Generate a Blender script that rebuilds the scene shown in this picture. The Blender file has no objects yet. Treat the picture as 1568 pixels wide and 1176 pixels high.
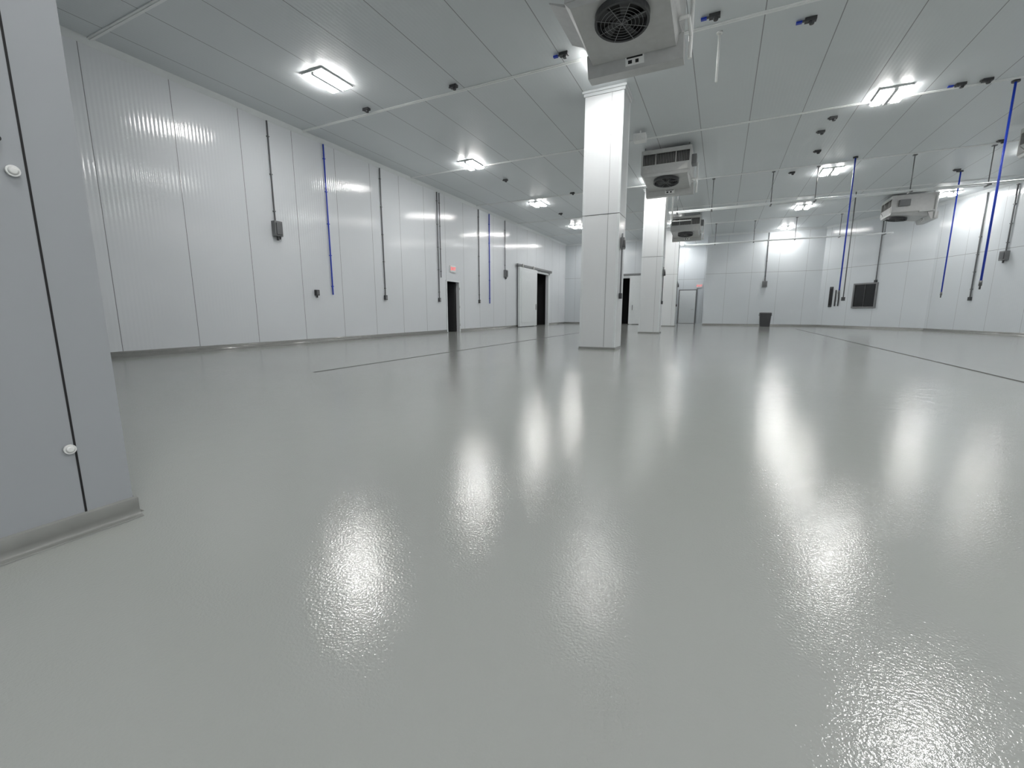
import bpy, bmesh, math, random
from mathutils import Vector, Matrix
random.seed(3)
H = 5.75
scene = bpy.context.scene
scene.view_settings.view_transform = 'Standard'
scene.view_settings.look = 'None'

# ------------------------------------------------------------ materials
def new_mat(name):
    m = bpy.data.materials.new(name); m.use_nodes = True
    nt = m.node_tree
    return m, nt, nt.nodes['Principled BSDF']

def simple(name, col, rough=0.5, metal=0.0, noise=0.04, emit=None, es=0.0):
    m, nt, b = new_mat(name)
    tc = nt.nodes.new('ShaderNodeTexCoord')
    n = nt.nodes.new('ShaderNodeTexNoise'); n.inputs['Scale'].default_value = 9.0
    nt.links.new(tc.outputs['Object'], n.inputs['Vector'])
    mix = nt.nodes.new('ShaderNodeMixRGB')
    mix.inputs[1].default_value = tuple(max(0, c*(1-noise*2)) for c in col)+(1,)
    mix.inputs[2].default_value = tuple(min(1, c*(1+noise*2)) for c in col)+(1,)
    nt.links.new(n.outputs['Fac'], mix.inputs[0])
    nt.links.new(mix.outputs[0], b.inputs['Base Color'])
    b.inputs['Roughness'].default_value = rough
    b.inputs['Metallic'].default_value = metal
    if emit:
        b.inputs['Emission Color'].default_value = emit+(1,)
        b.inputs['Emission Strength'].default_value = es
    return m

def math_node(nt, op, a=None, b=None, c=None):
    n = nt.nodes.new('ShaderNodeMath'); n.operation = op
    for i, v in enumerate((a, b, c)):
        if v is None: continue
        if isinstance(v, (int, float)): n.inputs[i].default_value = v
        else: nt.links.new(v, n.inputs[i])
    return n.outputs[0]

def vmath(nt, op, a, b=None, scale=None):
    n = nt.nodes.new('ShaderNodeVectorMath'); n.operation = op
    for i, v in enumerate((a, b)):
        if v is None: continue
        if isinstance(v, tuple): n.inputs[i].default_value = v
        else: nt.links.new(v, n.inputs[i])
    if scale is not None:
        if isinstance(scale, (int, float)): n.inputs['Scale'].default_value = scale
        else: nt.links.new(scale, n.inputs['Scale'])
    return n

def panel_mat(name, col, rough, ceiling=False, pitch=0.075, k=0.10, width=1.43, off=0.10, hseam=None, seamw=0.012, coat=0.8, seams=True, seamcol=(0.16, 0.17, 0.18)):
    """insulated metal panel: real panel coordinates (world metres), micro-ribbed glossy paint and joints"""
    m, nt, b = new_mat(name)
    g = nt.nodes.new('ShaderNodeNewGeometry')
    N = g.outputs['True Normal']; P = g.outputs['Position']
    if ceiling:
        T = (1, 0, 0)
        sep = nt.nodes.new('ShaderNodeSeparateXYZ'); nt.links.new(P, sep.inputs[0])
        s = sep.outputs['X']
    else:
        T = vmath(nt, 'CROSS_PRODUCT', (0, 0, 1), N).outputs['Vector']
        s = vmath(nt, 'DOT_PRODUCT', P, T).outputs['Value']
    ph = math_node(nt, 'SINE', math_node(nt, 'MULTIPLY', s, 2*math.pi/pitch))
    nz = nt.nodes.new('ShaderNodeTexNoise'); nz.inputs['Scale'].default_value = 1.1
    nz.inputs['Detail'].default_value = 1.0
    nt.links.new(P, nz.inputs['Vector'])
    slow = math_node(nt, 'MULTIPLY', math_node(nt, 'SUBTRACT', nz.outputs['Fac'], 0.5), 0.05)
    def nrm(kk):
        amt = math_node(nt, 'ADD', math_node(nt, 'MULTIPLY', ph, kk), slow)
        tv = vmath(nt, 'SCALE', T, None, amt).outputs['Vector']
        add = vmath(nt, 'ADD', N, tv).outputs['Vector']
        return vmath(nt, 'NORMALIZE', add).outputs['Vector']
    nt.links.new(nrm(k*0.22), b.inputs['Normal'])
    nt.links.new(nrm(k), b.inputs['Coat Normal'])
    b.inputs['Coat Weight'].default_value = coat
    b.inputs['Coat Roughness'].default_value = rough
    mix = nt.nodes.new('ShaderNodeMixRGB')
    n2 = nt.nodes.new('ShaderNodeTexNoise'); n2.inputs['Scale'].default_value = 0.6
    nt.links.new(P, n2.inputs['Vector'])
    base = nt.nodes.new('ShaderNodeMixRGB')
    base.inputs[1].default_value = tuple(c*0.96 for c in col)+(1,)
    base.inputs[2].default_value = tuple(min(1, c*1.04) for c in col)+(1,)
    nt.links.new(n2.outputs['Fac'], base.inputs[0])
    if seams:
        fr = math_node(nt, 'WRAP', math_node(nt, 'SUBTRACT', s, off), width/2, -width/2)
        d = math_node(nt, 'ABSOLUTE', fr)
        sm = math_node(nt, 'LESS_THAN', d, seamw/2)
        if hseam:
            sp_ = nt.nodes.new('ShaderNodeSeparateXYZ'); nt.links.new(P, sp_.inputs[0])
            hd = math_node(nt, 'ABSOLUTE', math_node(nt, 'SUBTRACT', sp_.outputs['Z'], hseam))
            sm = math_node(nt, 'MAXIMUM', sm, math_node(nt, 'LESS_THAN', hd, 0.01))
        nt.links.new(sm, mix.inputs[0])
    else:
        mix.inputs[0].default_value = 0
    nt.links.new(base.outputs[0], mix.inputs[1])
    mix.inputs[2].default_value = seamcol+(1,)
    nt.links.new(mix.outputs[0], b.inputs['Base Color'])
    b.inputs['Roughness'].default_value = 0.5
    b.inputs['Specular IOR Level'].default_value = 0.25
    return m

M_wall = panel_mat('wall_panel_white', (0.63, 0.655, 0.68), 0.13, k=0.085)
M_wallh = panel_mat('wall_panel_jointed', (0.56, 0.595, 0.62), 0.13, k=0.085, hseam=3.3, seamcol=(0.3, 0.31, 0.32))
M_fg = panel_mat('wall_panel_entry_shaded', (0.36, 0.38, 0.40), 0.4, k=0.03, coat=0.3)  # same wall panel, shadow of the entry put into a darker base colour
M_ceil = panel_mat('ceiling_panel', (0.62, 0.655, 0.67), 0.3, ceiling=True, k=0.10, width=1.15, off=0.3, seamw=0.016, coat=0.5, seamcol=(0.24, 0.25, 0.26))
M_col = panel_mat('column_cladding', (0.66, 0.68, 0.69), 0.15, k=0.09, pitch=0.09, seams=False)
M_trim = simple('trim_white', (0.66, 0.69, 0.70), 0.35, noise=0.02)
M_rail = simple('rail_white', (0.80, 0.82, 0.82), 0.4, noise=0.02)
M_white = simple('white_plastic', (0.78, 0.79, 0.78), 0.4, noise=0.02)
M_black = simple('black_gap', (0.008, 0.008, 0.009), 0.7)
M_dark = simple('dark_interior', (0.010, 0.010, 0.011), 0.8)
M_dgrey = simple('dark_grey_plastic', (0.04, 0.042, 0.045), 0.45)
M_cond = simple('galvanized_conduit', (0.14, 0.145, 0.15), 0.4, 0.4)
M_blue = simple('blue_pipe', (0.008, 0.04, 0.42), 0.35)
M_steel = simple('stainless_steel', (0.50, 0.50, 0.49), 0.32, 0.75, noise=0.06)
M_alu = simple('aluminium_sheet', (0.48, 0.485, 0.48), 0.42, 0.35, noise=0.05)
M_fin = simple('coil_fins', (0.10, 0.10, 0.10), 0.5, 0.4)
M_lamp = simple('led_diffuser', (1, 1, 1), 0.5, noise=0.0, emit=(1.0, 0.985, 0.965), es=100.0)
M_red = simple('exit_red', (0.75, 0.03, 0.03), 0.4, emit=(1, 0.06, 0.05), es=1.0)
M_glass = simple('dark_glass', (0.01, 0.011, 0.012), 0.08)
M_boxg = simple('grey_metal_box', (0.18, 0.185, 0.19), 0.45, 0.2)
M_cove = simple('epoxy_cove', (0.25, 0.255, 0.245), 0.12, noise=0.06)

def floor_mat(name):
    m, nt, b = new_mat(name)
    g = nt.nodes.new('ShaderNodeNewGeometry'); P = g.outputs['Position']
    n1 = nt.nodes.new('ShaderNodeTexNoise'); n1.inputs['Scale'].default_value = 0.35
    n1.inputs['Detail'].default_value = 3
    nt.links.new(P, n1.inputs['Vector'])
    mix = nt.nodes.new('ShaderNodeMixRGB')
    mix.inputs[1].default_value = (0.345, 0.358, 0.342, 1)
    mix.inputs[2].default_value = (0.368, 0.381, 0.365, 1)
    nt.links.new(n1.outputs['Fac'], mix.inputs[0])
    nt.links.new(mix.outputs[0], b.inputs['Base Color'])
    nr = nt.nodes.new('ShaderNodeTexNoise'); nr.inputs['Scale'].default_value = 1.3
    nt.links.new(P, nr.inputs['Vector'])
    mr = nt.nodes.new('ShaderNodeMapRange')
    mr.inputs['To Min'].default_value = 0.075; mr.inputs['To Max'].default_value = 0.11
    nt.links.new(nr.outputs['Fac'], mr.inputs['Value'])
    nt.links.new(mr.outputs[0], b.inputs['Roughness'])
    n2 = nt.nodes.new('ShaderNodeTexNoise'); n2.inputs['Scale'].default_value = 115
    n2.inputs['Detail'].default_value = 2.0
    nt.links.new(P, n2.inputs['Vector'])
    n3 = nt.nodes.new('ShaderNodeTexNoise'); n3.inputs['Scale'].default_value = 7
    nt.links.new(P, n3.inputs['Vector'])
    hsum = math_node(nt, 'ADD', n2.outputs['Fac'], math_node(nt, 'MULTIPLY', n3.outputs['Fac'], 1.0))
    bp = nt.nodes.new('ShaderNodeBump'); bp.inputs['Strength'].default_value = 1.0
    bp.inputs['Distance'].default_value = 0.00090
    nt.links.new(hsum, bp.inputs['Height'])
    nt.links.new(bp.outputs[0], b.inputs['Normal'])
    b.inputs['IOR'].default_value = 1.55
    return m
M_floor = floor_mat('epoxy_floor')
M_joint = simple('joint_filler', (0.06, 0.062, 0.06), 0.8)

# ------------------------------------------------------------ mesh builder
class B:
    def __init__(s, name):
        s.name = name; s.bm = bmesh.new(); s.mats = []
    def mi(s, m):
        if m not in s.mats: s.mats.append(m)
        return s.mats.index(m)
    def _f(s, vs, m, smooth=False):
        try:
            f = s.bm.faces.new(vs); f.material_index = s.mi(m); f.smooth = smooth
            return f
        except ValueError:
            return None
    def hexa(s, pts, m):
        v = [s.bm.verts.new(p) for p in pts]
        for q in ((0,3,2,1),(4,5,6,7),(0,1,5,4),(1,2,6,5),(2,3,7,6),(3,0,4,7)):
            s._f([v[i] for i in q], m)
    def box(s, x0, x1, y0, y1, z0, z1, m):
        s.hexa([(x0,y0,z0),(x1,y0,z0),(x1,y1,z0),(x0,y1,z0),(x0,y0,z1),(x1,y0,z1),(x1,y1,z1),(x0,y1,z1)], m)
    def cyl(s, p0, p1, r, m, seg=12, r1=None, caps=True):
        p0 = Vector(p0); p1 = Vector(p1); d = (p1-p0).normalized()
        a = d.orthogonal().normalized(); c = d.cross(a)
        r1 = r if r1 is None else r1
        A = []; C = []
        for i in range(seg):
            t = 2*math.pi*i/seg
            o = a*math.cos(t)+c*math.sin(t)
            A.append(s.bm.verts.new(p0+o*r)); C.append(s.bm.verts.new(p1+o*r1))
        for i in range(seg):
            j = (i+1) % seg
            s._f([A[i], A[j], C[j], C[i]], m, True)
        if caps:
            s._f(A[::-1], m); s._f(C, m)
    def ring(s, c, nrm, ri, ro, h, m, seg=32):
        c = Vector(c); d = Vector(nrm).normalized(); a = d.orthogonal().normalized(); e = d.cross(a)
        L = []
        for i in range(seg):
            t = 2*math.pi*i/seg; o = a*math.cos(t)+e*math.sin(t)
            L.append([s.bm.verts.new(c+o*ri), s.bm.verts.new(c+o*ro), s.bm.verts.new(c+o*ro+d*h), s.bm.verts.new(c+o*ri+d*h)])
        for i in range(seg):
            j = (i+1) % seg
            for k in range(4):
                l = (k+1) % 4
                s._f([L[i][k], L[i][l], L[j][l], L[j][k]], m, False)
    def obj(s, bevel=0, parent=None, M=None):
        bmesh.ops.recalc_face_normals(s.bm, faces=s.bm.faces)
        me = bpy.data.meshes.new(s.name)
        if M is not None: s.bm.transform(M)
        s.bm.to_mesh(me); s.bm.free()
        for m in s.mats: me.materials.append(m)
        o = bpy.data.objects.new(s.name, me)
        scene.collection.objects.link(o)
        if bevel:
            bv = o.modifiers.new('bevel', 'BEVEL'); bv.width = bevel; bv.segments = 2
            bv.limit_method = 'ANGLE'; bv.angle_limit = math.radians(50)
        if parent: o.parent = parent
        return o

# ------------------------------------------------------------ room shell
def wall(name, p0, p1, mat, openings=(), th=0.15, z1=H, s_end=None):
    p0 = Vector((p0[0], p0[1], 0)); p1 = Vector((p1[0], p1[1], 0))
    L = (p1-p0).length; d = (p1-p0)/L; out = Vector((-d.y, d.x, 0))
    if s_end: L = s_end
    b = B(name)
    def piece(s0, s1, za, zb):
        P = [p0+d*s0, p0+d*s1, p0+d*s1+out*th, p0+d*s0+out*th]
        b.hexa([(p.x, p.y, za) for p in P]+[(p.x, p.y, zb) for p in P], mat)
    cur = 0
    for (s0, s1, za, zb) in sorted(openings):
        piece(cur, s0, 0, z1)
        piece(s0, s1, zb, z1)
        if za > 0: piece(s0, s1, 0, za)
        cur = s1
    piece(cur, L, 0, z1)
    return b.obj()

def cove(name, p0, p1, gaps=(), r=0.07, h=0.11, ext0=0.0, ext1=0.0):
    p0 = Vector((p0[0], p0[1], 0)); p1 = Vector((p1[0], p1[1], 0))
    L = (p1-p0).length; d = (p1-p0)/L; inn = Vector((d.y, -d.x, 0))
    prof = [(0.0, 0.0), (r+0.012, 0.0), (r+0.008, 0.003)]
    for i in range(1, 8):
        t = math.pi/2*i/7
        prof.append((0.012+r*(1-math.sin(t)), 0.004+r*(1-math.cos(t))))
    prof += [(0.012, h), (0.0, h+0.006)]
    b = B(name)
    segs = []; cur = -ext0
    for g in gaps: segs.append((cur, g[0])); cur = g[1]
    segs.append((cur, L+ext1))
    for s0, s1 in segs:
        A = [b.bm.verts.new(p0+d*s0+inn*x+Vector((0, 0, z+0.001))) for x, z in prof]
        C = [b.bm.verts.new(p0+d*s1+inn*x+Vector((0, 0, z+0.001))) for x, z in prof]
        for i in range(len(prof)):
            j = (i+1) % len(prof)
            b._f([A[i], A[j], C[j], C[i]], M_cove, 2 <= i <= 9)
        b._f(A, M_cove); b._f(C[::-1], M_cove)
    return b.obj()

XL, YB = -10.7, 31.5
Lw0 = 0.9
wall('wall_left', (XL, Lw0), (XL, YB), M_wall, [(15.85-Lw0, 16.80-Lw0, 0, 2.18), (25.7-Lw0, 27.9-Lw0, 0, 3.3)])
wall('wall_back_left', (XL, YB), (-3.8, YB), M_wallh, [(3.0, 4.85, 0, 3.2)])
wall('wall_recess_left', (-3.8, YB+0.151), (-3.8, 36), M_wall)
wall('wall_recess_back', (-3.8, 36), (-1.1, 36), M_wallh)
wall('wall_recess_right', (-1.1, 36), (-1.1, YB+0.151), M_wall)
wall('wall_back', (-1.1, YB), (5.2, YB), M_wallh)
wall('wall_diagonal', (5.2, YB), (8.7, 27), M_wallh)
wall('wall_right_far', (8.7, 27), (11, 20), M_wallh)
wall('wall_right', (11, 20), (11, -4), M_wall)
wall('wall_rear', (11, -4), (-2.3, -4), M_wall)
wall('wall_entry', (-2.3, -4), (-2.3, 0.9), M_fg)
wall('wall_front', (-2.452, 0.9), (XL, 0.9), M_wall)
cove('baseboard_left', (XL, Lw0), (XL, YB), [(15.80-Lw0, 16.85-Lw0), (25.6-Lw0, 28.0-Lw0)])
cove('baseboard_back_left', (XL, YB), (-3.8, YB), [(2.95, 4.9)])
cove('baseboard_recess', (-3.8, YB), (-3.8, 36))
cove('baseboard_back', (-1.1, YB), (5.2, YB))
cove('baseboard_diagonal', (5.2, YB), (8.7, 27))
cove('baseboard_right_far', (8.7, 27), (11, 20))
cove('baseboard_right', (11, 20), (11, -4))
cove('baseboard_entry', (-2.3, -4), (-2.3, 0.9), r=0.03, h=0.082, ext1=0.014)
cove('baseboard_front', (-2.32, 0.9), (XL, 0.9), r=0.03, h=0.082)

b = B('floor'); b.box(-13.5, 13, -6, 39, -0.2, 0, M_floor); b.obj()
b = B('ceiling'); b.box(-11, 11.4, -4.3, 36.4, H, H+0.2, M_ceil); b.obj()

b = B('trim_1')
for (xc, y0, y1, w) in ((-5.45, 4.5, 27.0, 0.022), (3.58, 7.0, 27.0, 0.022)):
    b.box(xc-w, xc+w, y0, y1, 0.0005, 0.0025, M_joint)
b.obj()

n = 2
for Y in (4.55, 9.0, 13.6, 18.35, 22.9, 27.5):
    b = B('trim_%d' % n); n += 1
    x1 = 10.9 if Y < 20 else (10.0 if Y < 25 else 8.2)
    b.box(XL+0.01, x1, Y-0.045, Y+0.045, H-0.018, H, M_rail)
    b.box(XL+0.01, x1, Y-0.012, Y+0.012, H-0.028, H-0.018, M_rail)
    b.obj(0.004)
def cornice(p0, p1):
    global n
    p0 = Vector((p0[0], p0[1], 0)); p1 = Vector((p1[0], p1[1], 0))
    d = (p1-p0).normalized(); inn = Vector((d.y, -d.x, 0))
    b = B('trim_%d' % n); n += 1
    pts = []
    for p in (p0, p1):
        pts.append([p+Vector((0,0,H-0.1)), p+inn*0.1+Vector((0,0,H)), p+Vector((0,0,H))])
    v = [[b.bm.verts.new(q) for q in r] for r in pts]
    for i in range(3):
        j = (i+1) % 3
        b._f([v[0][i], v[0][j], v[1][j], v[1][i]], M_trim)
    b._f(v[0], M_trim); b._f(v[1][::-1], M_trim)
    b.obj()
cornice((XL, Lw0), (XL, YB)); cornice((XL, YB), (-3.8, YB)); cornice((-1.1, YB), (5.2, YB))
cornice((5.2, YB), (8.7, 27)); cornice((8.7, 27), (11, 20)); cornice((11, 20), (11, -4))

# entry wall joint and screw caps
b = B('trim_%d' % n); n += 1
b.box(-2.2995, -2.2985, 0.739, 0.746, 0.088, H-0.001, M_black)
b.obj()
for z, y in ((1.39, 0.705), (0.36, 0.725)):
    b = B('screw_cap')
    b.cyl((-2.2995, y, z), (-2.289, y, z), 0.019, M_white, 24)
    b.cyl((-2.2895, y, z), (-2.284, y, z), 0.015, M_white, 24, r1=0.009)
    b.obj()
b = B('screw_cap'); b.cyl((-2.2995, 0.680, 1.49), (-2.289, 0.680, 1.49), 0.010, M_black, 16)
b.cyl((-2.289, 0.680, 1.49), (-2.284, 0.680, 1.49), 0.008, M_black, 16, r1=0.005); b.obj()

# ------------------------------------------------------------ columns
def column(x0, x1, y0, y1, conduit=True):
    b = B('structural_column')
    b.box(x0, x1, y0, y1, 0.001, H-0.001, M_col)
    t = 0.004; w = 0.05
    for cx, sx in ((x0, 1), (x1, -1)):
        for cy, sy in ((y0, 1), (y1, -1)):
            b.box(min(cx-sx*t, cx+sx*w), max(cx-sx*t, cx+sx*w), min(cy-sy*t, cy+sy*w), max(cy-sy*t, cy+sy*w), 0.05, H-0.05, M_trim)
    b.box(x0-0.0055, x1+0.0055, y0-0.0055, y1+0.0055, 3.10, 3.112, M_cond)
    b.box(x0-0.06, x1+0.06, y0-0.06, y1+0.06, H-0.05, H-0.001, M_trim)
    b.box(x0-0.03, x1+0.03, y0-0.03, y1+0.03, H-0.11, H-0.05, M_trim)
    b.box(x0-0.014, x1+0.014, y0-0.014, y1+0.014, 0.001, 0.05, M_cove)
    b.box(x0-0.03, x1+0.03, y0-0.03, y1+0.03, 0.0005, 0.010, M_cove)
    b.box(x0+0.60, x0+0.606, y0-0.0052, y0-0.0005, 0.06, H-0.11, M_cond)
    if conduit:
        b.cyl((x1+0.03, y0+0.3, 1.3), (x1+0.03, y0+0.3, 2.7), 0.016, M_cond)
        b.box(x1+0.007, x1+0.09, y0+0.22, y0+0.38, 2.35, 2.6, M_boxg)
        b.box(x1+0.007, x1+0.07, y0+0.25, y0+0.35, 1.2, 1.33, M_dgrey)
        b.cyl((x1+0.10, y0+0.15, 2.35), (x1+0.10, y0+0.15, 2.52), 0.04, M_dgrey, r1=0.02)
    b.obj(0.004)
column(-3.10, -2.24, 10.3, 11.0)
column(-3.12, -2.30, 18.9, 19.6)
column(-3.35, -2.55, 28.2, 28.9)

# ------------------------------------------------------------ ceiling lights
def fixture(x, y):
    b = B('ceiling_light')
    b.box(x-0.29, x+0.29, y-0.41, y+0.41, H-0.035, H-0.001, M_trim)
    b.box(x-0.26, x-0.10, y-0.37, y+0.37, H-0.07, H-0.0355, M_lamp)
    b.box(x+0.10, x+0.26, y-0.37, y+0.37, H-0.07, H-0.0355, M_lamp)
    b.box(x-0.035, x+0.035, y-0.39, y+0.39, H-0.08, H-0.035, M_trim)
    b.obj()
for y in (7.4, 13.3, 19.2, 25.1, 30.4): fixture(-7.88, y)
for (x, y) in ((-2.35, 9.1), (-2.6, 17.7), (-2.6, 26.4), (-3.1, 34.6), (-0.9, 0.3)): fixture(x, y)  # last one is an added, unseen fill light for near floor and entry wall
for y in (-2.2, 1.6, 7.5, 13.35, 19.3, 25.1, 30.6): fixture(3.1, y)  # first one, behind the camera, is added to brighten the near floor
for y in (1.6, 7.5, 13.4, 19.3): fixture(8.3, y)
fixture(8.2, 25.0)

# ------------------------------------------------------------ wall services (left wall)
def wall_conduit(name, X, Y, ztop, zbot, mat, r=0.018, box=None, nx=1):
    b = B(name)
    c = X+nx*(r+0.012)
    b.cyl((c, Y, zbot), (c, Y, ztop), r, mat)
    z = zbot+0.25
    while z < ztop-0.1:
        b.box(min(X+nx*0.001, c+nx*(r+.004)), max(X+nx*0.001, c+nx*(r+.004)), Y-r-0.012, Y+r+0.012, z-0.012, z+0.012, mat)
        z += 0.9
    if box == 'outlet':
        b.box(X+0.001, X+0.075, Y-0.055, Y+0.055, zbot-0.15, zbot+0.01, M_dgrey)
        b.box(X+0.075, X+0.083, Y-0.04, Y+0.04, zbot-0.13, zbot-0.02, M_boxg)
    if box == 'panel':
        b.box(X+0.001, X+0.14, Y-0.10, Y+0.12, zbot-0.38, zbot, M_boxg)
        b.box(X+0.14, X+0.17, Y-0.07, Y+0.09, zbot-0.34, zbot-0.05, M_cond)
        b.cyl((X+0.08, Y, zbot-0.48), (X+0.08, Y, zbot-0.38), 0.03, M_dgrey)
        b.cyl((X+0.08, Y+0.07, zbot-0.45), (X+0.08, Y+0.07, zbot-0.38), 0.02, M_dgrey)
    return b.obj(0.003)
ZT = H-0.11
wall_conduit('electrical_conduit', XL, 7.97, ZT, 3.22, M_cond, 0.018, 'panel')
wall_conduit('blue_wall_pipe', XL, 9.7, ZT, 1.4, M_blue, 0.020)
wall_conduit('electrical_conduit', XL, 12.0, ZT, 1.45, M_cond, 0.018, 'outlet')
wall_conduit('electrical_conduit', XL, 15.25, ZT, 1.45, M_cond, 0.022, 'outlet')
wall_conduit('electrical_conduit', XL, 15.42, ZT, 2.3, M_cond, 0.018)
wall_conduit('electrical_conduit', XL, 18.6, ZT, 1.45, M_cond, 0.022, 'outlet')
wall_conduit('blue_wall_pipe', XL, 19.65, ZT, 1.3, M_blue, 0.024)
wall_conduit('electrical_conduit', XL, 21.4, ZT, 3.1, M_cond, 0.020, 'panel')
b = B('wall_outlet')
b.box(XL+0.001, XL+0.08, 9.05, 9.17, 1.36, 1.52, M_dgrey)
b.box(XL+0.08, XL+0.09, 9.075, 9.145, 1.38, 1.50, M_boxg)
b.cyl((XL+0.04, 9.11, 1.30), (XL+0.04, 9.11, 1.36), 0.02, M_dgrey)
b.obj(0.004)

def back_conduit(x, y, ztop, zbot, box=True):
    b = B('electrical_conduit')
    b.cyl((x, y-0.035, zbot), (x, y-0.035, ztop), 0.025, M_cond)
    z = zbot+0.3
    while z < ztop:
        b.box(x-0.04, x+0.04, y-0.065, y-0.001, z-0.015, z+0.015, M_cond); z += 0.9
    if box:
        b.box(x-0.13, x+0.13, y-0.15, y-0.001, zbot-0.35, zbot, M_boxg)
        b.box(x-0.09, x+0.09, y-0.18, y-0.15, zbot-0.3, zbot-0.05, M_cond)
    b.obj(0.003)
back_conduit(2.3, YB, ZT, 2.75)

def slanted(name, p0, p1, s, parts):
    p0 = Vector((p0[0], p0[1], 0)); p1 = Vector((p1[0], p1[1], 0))
    d = (p1-p0).normalized(); inn = Vector((d.y, -d.x, 0))
    o = p0+d*s
    M = Matrix(((d.x, inn.x, 0, o.x), (d.y, inn.y, 0, o.y), (0, 0, 1, 0), (0, 0, 0, 1)))
    b = B(name); parts(b); return b.obj(0.003, M=M)
D0, D1 = (5.2, YB), (8.7, 27)
R0, R1 = (8.7, 27), (11, 20)
def win(b):
    for x0, x1, z0, z1 in ((-0.64,-0.56,1.08,2.40),(0.56,0.64,1.08,2.40),(-0.56,0.56,1.08,1.16),(-0.56,0.56,2.32,2.40)):
        b.box(x0, x1, 0.001, 0.07, z0, z1, M_boxg)
    b.box(-0.56, 0.56, 0.001, 0.03, 1.16, 2.32, M_glass)
    b.box(-0.02, 0.02, 0.03, 0.05, 1.16, 2.32, M_dgrey)
    b.cyl((0.5, 0.04, 2.40), (0.5, 0.04, ZT), 0.024, M_cond)
    b.box(0.44, 0.56, 0.001, 0.08, 2.40, 2.52, M_dgrey)
slanted('window_1', D0, D1, 2.7, win)
def slot(b):
    b.box(-0.09, 0.09, 0.001, 0.06, 1.15, 2.30, M_dgrey)
    b.box(-0.06, 0.06, 0.06, 0.08, 1.25, 2.2, M_black)
    b.cyl((0.3, 0.04, 1.2), (0.3, 0.04, 2.1), 0.03, M_dgrey)
    b.cyl((0.5, 0.04, 1.2), (0.5, 0.04, 1.9), 0.03, M_dgrey)
slanted('wall_switch_panel', D0, D1, 0.75, slot)
def cnd(zbot, box):
    def f(b):
        b.cyl((0, 0.04, zbot), (0, 0.04, ZT), 0.024, M_cond)
        for i in range(4): b.box(-0.04, 0.04, 0.001, 0.07, zbot+0.3+i*0.7, zbot+0.33+i*0.7, M_cond)
        if box:
            b.box(-0.13, 0.13, 0.001, 0.15, zbot-0.35, zbot, M_boxg)
            b.box(-0.09, 0.09, 0.15, 0.18, zbot-0.3, zbot-0.05, M_cond)
            b.cyl((0, 0.08, zbot-0.45), (0, 0.08, zbot-0.35), 0.03, M_dgrey)
        else:
            b.box(-0.06, 0.06, 0.001, 0.08, zbot-0.15, zbot, M_dgrey)
    return f
slanted('electrical_conduit', R0, R1, 2.2, cnd(1.5, False))
slanted('electrical_conduit', R0, R1, 3.4, cnd(3.2, True))

# ------------------------------------------------------------ doors
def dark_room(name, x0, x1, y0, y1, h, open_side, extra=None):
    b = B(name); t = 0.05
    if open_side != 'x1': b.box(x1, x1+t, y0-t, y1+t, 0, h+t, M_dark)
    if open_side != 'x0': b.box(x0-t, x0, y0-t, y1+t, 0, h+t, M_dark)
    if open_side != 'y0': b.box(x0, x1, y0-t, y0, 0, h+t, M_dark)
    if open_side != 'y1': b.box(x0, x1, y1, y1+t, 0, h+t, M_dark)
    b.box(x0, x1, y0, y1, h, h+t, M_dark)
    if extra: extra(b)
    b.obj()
def leaf(b):
    b.box(XL-1.0, XL-0.17, 16.72, 16.765, 0.02, 2.15, M_dgrey)
    b.cyl((XL-0.85, 16.64, 1.0), (XL-0.85, 16.72, 1.0), 0.02, M_steel)
    b.cyl((XL-0.85, 16.64, 1.0), (XL-0.73, 16.64, 1.0), 0.014, M_steel)
def post(b):
    b.box(XL-0.6, XL-0.55, 26.9, 26.95, 0.0, 3.4, M_dgrey)
    b.box(XL-0.9, XL-0.85, 26.2, 26.25, 0.0, 3.4, M_boxg)
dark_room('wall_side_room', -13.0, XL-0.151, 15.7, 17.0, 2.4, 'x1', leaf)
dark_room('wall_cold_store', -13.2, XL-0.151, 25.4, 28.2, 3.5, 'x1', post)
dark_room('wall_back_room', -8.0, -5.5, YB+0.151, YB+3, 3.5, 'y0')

b = B('door_1')
b.box(XL+0.001, XL+0.03, 15.79, 15.85, 0.001, 2.24, M_trim)
b.box(XL+0.001, XL+0.03, 16.80, 16.86, 0.001, 2.24, M_trim)
b.box(XL+0.001, XL+0.03, 15.85, 16.80, 2.18, 2.24, M_trim)
for z in (0.3, 1.1, 1.9): b.cyl((XL+0.035, 16.81, z-0.05), (XL+0.035, 16.81, z+0.05), 0.012, M_steel)
b.obj(0.004)

b = B('door_2')
b.box(XL+0.001, XL+0.06, 25.50, 25.70, 0.001, 3.42, M_trim)
b.box(XL+0.001, XL+0.06, 27.90, 28.10, 0.001, 3.42, M_trim)
b.box(XL+0.001, XL+0.06, 25.50, 28.10, 3.30, 3.42, M_trim)
b.box(XL+0.08, XL+0.20, 22.95, 25.55, 0.03, 3.42, M_trim)
b.box(XL+0.20, XL+0.215, 23.15, 25.35, 0.25, 3.2, M_trim)
b.box(XL+0.06, XL+0.16, 22.8, 28.3, 3.45, 3.58, M_boxg)
for y in (23.4, 25.0): b.box(XL+0.165, XL+0.21, y-0.05, y+0.05, 3.38, 3.6, M_steel)
b.cyl((XL+0.24, 25.3, 1.0), (XL+0.24, 25.3, 1.35), 0.016, M_dgrey)
b.obj(0.004)

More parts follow.
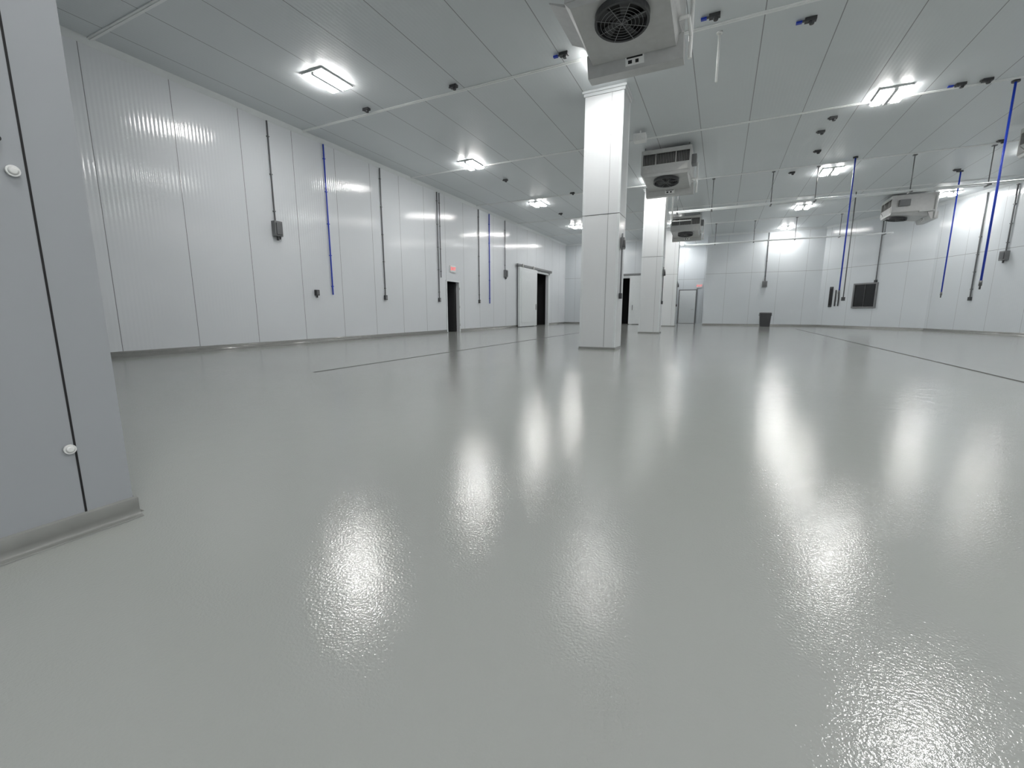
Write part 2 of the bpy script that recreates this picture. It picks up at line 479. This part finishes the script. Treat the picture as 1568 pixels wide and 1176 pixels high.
b = B('door_3')
x0, x1 = XL+3.0, XL+4.85
b.box(x0-0.18, x0, YB-0.06, YB-0.001, 0.001, 3.34, M_trim)
b.box(x1, x1+0.18, YB-0.06, YB-0.001, 0.001, 3.34, M_trim)
b.box(x0-0.18, x1+0.18, YB-0.06, YB-0.001, 3.2, 3.34, M_trim)
b.box(x1-0.05, x1+1.95, YB-0.20, YB-0.08, 0.03, 3.34, M_trim)
b.box(x0-0.2, x1+2.1, YB-0.16, YB-0.061, 3.38, 3.5, M_boxg)
b.cyl((x1+0.2, YB-0.23, 1.0), (x1+0.2, YB-0.23, 1.35), 0.016, M_dgrey)
b.obj(0.004)

b = B('door_4')
b.box(-3.05, -1.75, 35.93, 35.999, 0.001, 2.55, M_boxg)
b.box(-2.97, -1.83, 35.90, 35.93, 0.02, 2.47, M_trim)
for z in (0.3, 1.2, 2.1): b.box(-2.99, -2.93, 35.88, 35.90, z-0.06, z+0.06, M_steel)
b.cyl((-1.95, 35.82, 1.05), (-1.95, 35.90, 1.05), 0.03, M_steel)
b.box(-2.12, -1.93, 35.81, 35.83, 1.035, 1.065, M_steel)
b.obj(0.004)

def exit_sign(loc, rotz):
    e = bpy.data.objects.new('exit_sign', None); scene.collection.objects.link(e)
    e.location = loc; e.rotation_euler = (0, 0, rotz)
    b = B('housing')
    b.box(-0.20, 0.20, 0.001, 0.05, -0.14, 0.14, M_white)
    b.box(-0.18, 0.18, -0.003, 0.001, -0.12, 0.12, M_trim)
    o = b.obj(0.003); o.parent = e
    cu = bpy.data.curves.new('letters', 'FONT'); cu.body = 'EXIT'; cu.size = 0.19
    cu.align_x = 'CENTER'; cu.align_y = 'CENTER'; cu.extrude = 0.002
    cu.materials.append(M_red)
    t = bpy.data.objects.new('letters', cu); scene.collection.objects.link(t)
    t.parent = e; t.location = (0, -0.006, 0); t.rotation_euler = (math.pi/2, 0, 0)
exit_sign((XL+0.055, 16.3, 2.72), math.pi/2)
exit_sign((-1.62, 35.94, 2.8), 0)

# ------------------------------------------------------------ evaporator fan units
def evaporator(x, y, rot=0.0, z=H-0.12, wing=False):
    b = B('evaporator_fan_unit')
    W = 0.70
    for sx in (-0.62, 0.62):
        for sy in (-0.55, 0.62):
            b.cyl((sx, sy, 0), (sx, sy, 0.118), 0.012, M_cond, 8)
    b.box(-W, W, -0.72, 0.75, -0.04, 0.0, M_alu)
    b.box(-W, -W+0.05, -0.72, 0.75, -0.66, -0.04, M_alu)
    b.box(W-0.05, W, -0.72, 0.75, -0.66, -0.04, M_alu)
    b.box(-W+0.05, W-0.05, 0.70, 0.75, -0.66, -0.04, M_alu)
    b.box(-W+0.05, W-0.05, -0.72, -0.69, -0.12, -0.04, M_steel)
    b.box(-W+0.05, W-0.05, -0.72, -0.69, -0.66, -0.42, M_alu)
    b.box(-0.30, -0.27, -0.72, -0.69, -0.42, -0.12, M_steel)
    b.box(0.27, 0.30, -0.72, -0.69, -0.42, -0.12, M_steel)
    b.box(-W+0.05, W-0.05, -0.60, -0.40, -0.60, -0.06, M_fin)
    i = -0.62
    while i < 0.63:
        b.box(i, i+0.008, -0.64, -0.60, -0.55, -0.08, M_steel); i += 0.045
    for sx in (-1, 1):
        b.hexa([(sx*0.62, -0.735, -0.64), (sx*0.30, -0.735, -0.64), (sx*0.60, -0.735, -0.44), (sx*0.62, -0.735, -0.44),
                (sx*0.62, -0.721, -0.64), (sx*0.30, -0.721, -0.64), (sx*0.60, -0.721, -0.44), (sx*0.62, -0.721, -0.44)], M_steel)
    zf, zr = -0.74, -0.88
    b.hexa([(-W+0.08, -0.70, zf), (W-0.08, -0.70, zf), (W-0.08, 0.49, zr), (-W+0.08, 0.49, zr),
            (-W, -0.71, -0.66), (W, -0.71, -0.66), (W, 0.75, -0.66), (-W, 0.75, -0.66)], M_alu)
    L = 1.19
    nrm = Vector((0, (zr-zf), -L)).normalized()
    c = Vector((0, -0.33, zf+(zr-zf)*(0.37/L)))
    b.ring(c-nrm*0.01, nrm, 0.33, 0.365, 0.10, M_dgrey, 40)
    b.cyl(c+nrm*0.002, c+nrm*0.006, 0.33, M_black, 40)
    b.cyl(c+nrm*0.006, c+nrm*0.075, 0.075, M_dgrey, 20)
    a = nrm.orthogonal().normalized(); e = nrm.cross(a)
    for k in range(5):
        t = 2*math.pi*k/5
        d = a*math.cos(t)+e*math.sin(t); q = -a*math.sin(t)+e*math.cos(t)
        p = [c+d*0.07-q*0.03+nrm*0.02, c+d*0.07+q*0.03+nrm*0.05, c+d*0.31+q*0.13+nrm*0.06, c+d*0.31-q*0.04+nrm*0.02]
        u = [pp+nrm*0.006 for pp in p]
        b.hexa([tuple(pp) for pp in p]+[tuple(pp) for pp in u], M_dgrey)
    for rr in (0.08, 0.13, 0.18, 0.23, 0.28):
        b.ring(c+nrm*0.095, nrm, rr-0.003, rr+0.003, 0.005, M_boxg, 36)
    for k in range(4):
        t = math.pi*k/4+0.3; d = a*math.cos(t)+e*math.sin(t)
        b.cyl(c+nrm*0.098-d*0.35, c+nrm*0.098+d*0.35, 0.005, M_boxg, 6)
    b.hexa([(-W-0.02, 0.58, -1.02), (W+0.02, 0.58, -1.02), (W+0.02, 0.80, -1.02), (-W-0.02, 0.80, -1.02),
            (-W-0.02, 0.46, -0.74), (W+0.02, 0.46, -0.74), (W+0.02, 0.80, -0.74), (-W-0.02, 0.80, -0.74)], M_alu)
    def pf(x, z, o): return (x, 0.46+0.12*(-0.74-z)/0.28-o, z)
    def plate(xa, xb, za, zb, o, m):
        b.hexa([pf(xa, za, -0.005), pf(xb, za, -0.005), pf(xb, zb, -0.005), pf(xa, zb, -0.005),
                pf(xa, za, o), pf(xb, za, o), pf(xb, zb, o), pf(xa, zb, o)], m)
    plate(-0.12, 0.16, -0.97, -0.79, 0.006, M_white)
    plate(-0.10, 0.14, -0.89, -0.80, 0.010, M_black)
    for k in range(4): plate(-0.07+k*0.055, -0.04+k*0.055, -0.86, -0.83, 0.013, M_white)
    plate(-0.08, -0.02, -0.95, -0.91, 0.010, M_black); plate(0.03, 0.08, -0.95, -0.91, 0.010, M_black)
    if wing:
        b.hexa([(-W-0.28, -0.55, -0.50), (-W-0.001, -0.55, -0.62), (-W-0.001, 0.5, -0.62), (-W-0.28, 0.5, -0.50),
                (-W-0.28, -0.55, -0.48), (-W-0.001, -0.55, -0.58), (-W-0.001, 0.5, -0.58), (-W-0.28, 0.5, -0.48)], M_alu)
    b.cyl((W+0.10, 0.68, -1.0), (W+0.10, 0.68, -0.1), 0.03, M_white)
    b.cyl((W+0.10, 0.2, -0.7), (W+0.10, 0.68, -0.7), 0.025, M_white)
    b.cyl((W-0.02, 0.2, -0.7), (W+0.10, 0.2, -0.7), 0.025, M_white)
    b.box(W+0.001, W+0.13, -0.5, -0.15, -0.45, -0.2, M_boxg)
    M = Matrix.Translation((x, y, z)) @ Matrix.Rotation(rot, 4, 'Z')
    return b.obj(0.004, M=M)
evaporator(-1.50, 6.92, wing=True)
evaporator(-1.8, 14.95)
evaporator(-1.95, 25.0)
evaporator(6.8, 24.6, -math.pi/2)
evaporator(7.5, 16.2, -math.pi/2)

# ------------------------------------------------------------ suspended pipe runs
def pipe_run(Y, x0, x1, z, rods, r=0.03):
    b = B('suspended_pipe_run')
    b.cyl((x0, Y, z), (x1, Y, z), r, M_trim, 14)
    b.cyl((x0, Y+0.22, z), (x1, Y+0.22, z), r*0.7, M_trim, 12)
    for x in rods:
        b.cyl((x, Y+0.11, z-0.06), (x, Y+0.11, H-0.03), 0.014, M_cond, 8)
        b.box(x-0.025, x+0.025, Y-0.06, Y+0.28, z-0.055, z-0.03, M_cond)
        b.box(x-0.05, x+0.05, Y+0.06, Y+0.16, H-0.05, H-0.029, M_cond)
    b.obj()
pipe_run(18.35, -2.1, 8.2, 4.65, (-1.8, -0.6, 1.3, 2.6, 5.1, 6.9))
pipe_run(27.5, -2.1, 7.2, 4.65, (-0.6, 1.3, 3.2, 5.1, 6.9))
b = B('drain_pipe')
for x, z0 in ((-2.05, 3.9), (-1.85, 4.1)):
    b.cyl((x, 17.2, z0), (x, 17.2, H-0.001), 0.025, M_white)
b.cyl((-2.05, 17.2, 4.1), (-1.2, 17.2, 4.1), 0.02, M_white)
b.obj()

def drop(x, y, zb):
    b = B('blue_drop_pipe')
    b.cyl((x, y, zb), (x, y, H-0.03), 0.022, M_blue, 12)
    b.cyl((x, y, H-0.035), (x, y, H-0.001), 0.07, M_dgrey, 16)
    b.cyl((x, y, zb-0.12), (x, y, zb), 0.03, M_cond, 12)
    b.cyl((x, y, zb-0.2), (x, y, zb-0.12), 0.018, M_dgrey, 10)
    b.obj()
drop(5.3, 13.75, 1.6)
drop(3.5, 18.0, 1.6)
drop(7.2, 21.3, 1.6)
b = B('drop_rod'); b.cyl((4.62, 22.9, 1.5), (4.62, 22.9, H-0.03), 0.02, M_cond)
b.box(4.56, 4.68, 22.84, 22.96, 1.35, 1.5, M_dgrey); b.obj()
b = B('hanging_sensor_pipe'); b.cyl((-0.38, 9.25, 4.95), (-0.38, 9.25, H-0.001), 0.02, M_white)
b.cyl((-0.38, 9.25, H-0.03), (-0.38, 9.25, H-0.001), 0.05, M_white); b.obj()

def jbox(x, y, blue=False, rot=0.0):
    b = B('ceiling_junction_box')
    b.box(-0.085, 0.085, -0.05, 0.05, -0.055, -0.001, M_dgrey)
    b.cyl((0.02, 0, -0.10), (0.02, 0, -0.055), 0.035, M_dgrey, 16, r1=0.045)
    b.cyl((-0.12, 0, -0.03), (-0.085, 0, -0.03), 0.018, M_cond, 10)
    if blue: b.box(-0.21, -0.12, -0.03, 0.03, -0.05, -0.02, M_blue)
    b.obj(0.004, M=Matrix.Translation((x, y, H)) @ Matrix.Rotation(rot, 4, 'Z'))
for x, y, bl in ((-8.1, 8.75, 0), (-5.6, 8.75, 0), (-3.05, 8.65, 1), (-0.45, 8.7, 1), (1.0, 9.5, 1),
                 (-7.6, 15.3, 0), (-5.9, 18.1, 0), (4.3, 13.4, 1), (4.72, 13.4, 0), (2.2, 14.2, 0), (2.1, 15.1, 0),
                 (2.3, 16.8, 0), (1.9, 18.9, 0), (7.0, 21.0, 0), (6.9, 18.1, 0), (-7.6, 21.5, 0), (-5.6, 27.2, 0)):
    jbox(x, y, bl)

b = B('emergency_light')
b.box(-2.5, -2.18, 12.85, 13.1, H-0.28, H-0.10, M_white)
b.cyl((-2.34, 12.97, H-0.1), (-2.34, 12.97, H-0.001), 0.02, M_white)
for x in (-2.44, -2.24): b.cyl((x, 12.80, H-0.2), (x, 12.85, H-0.2), 0.05, M_white, 16, r1=0.04)
b.obj(0.005)

b = B('trash_can')
cx, cy = 2.4, 30.3
def rr(z, w, d): return [(cx-w, cy-d, z), (cx+w, cy-d, z), (cx+w, cy+d, z), (cx-w, cy+d, z)]
b.hexa(rr(0.002, 0.26, 0.2)+rr(0.78, 0.30, 0.27), M_dgrey)
b.box(cx-0.32, cx+0.32, cy-0.29, cy+0.29, 0.76, 0.80, M_dgrey)
b.hexa(rr(0.80, 0.31, 0.28)+rr(0.84, 0.28, 0.25), M_dgrey)
for sx in (-1, 1): b.box(cx+sx*0.33-0.015, cx+sx*0.33+0.015, cy-0.08, cy+0.08, 0.66, 0.72, M_dgrey)
b.obj(0.01)

# ------------------------------------------------------------ camera, world
cam = bpy.data.cameras.new('camera'); co = bpy.data.objects.new('camera', cam)
scene.collection.objects.link(co); scene.camera = co
co.location = (0, 0, 0.9)
co.rotation_euler = (math.radians(90-9.55), 0, math.radians(25.6))
cam.sensor_width = 36; cam.lens = 660/1568*36
cam.clip_start = 0.02
w = bpy.data.worlds.new('world'); scene.world = w; w.use_nodes = True
w.node_tree.nodes['Background'].inputs[0].default_value = (0.5, 0.52, 0.55, 1)
w.node_tree.nodes['Background'].inputs[1].default_value = 0.1
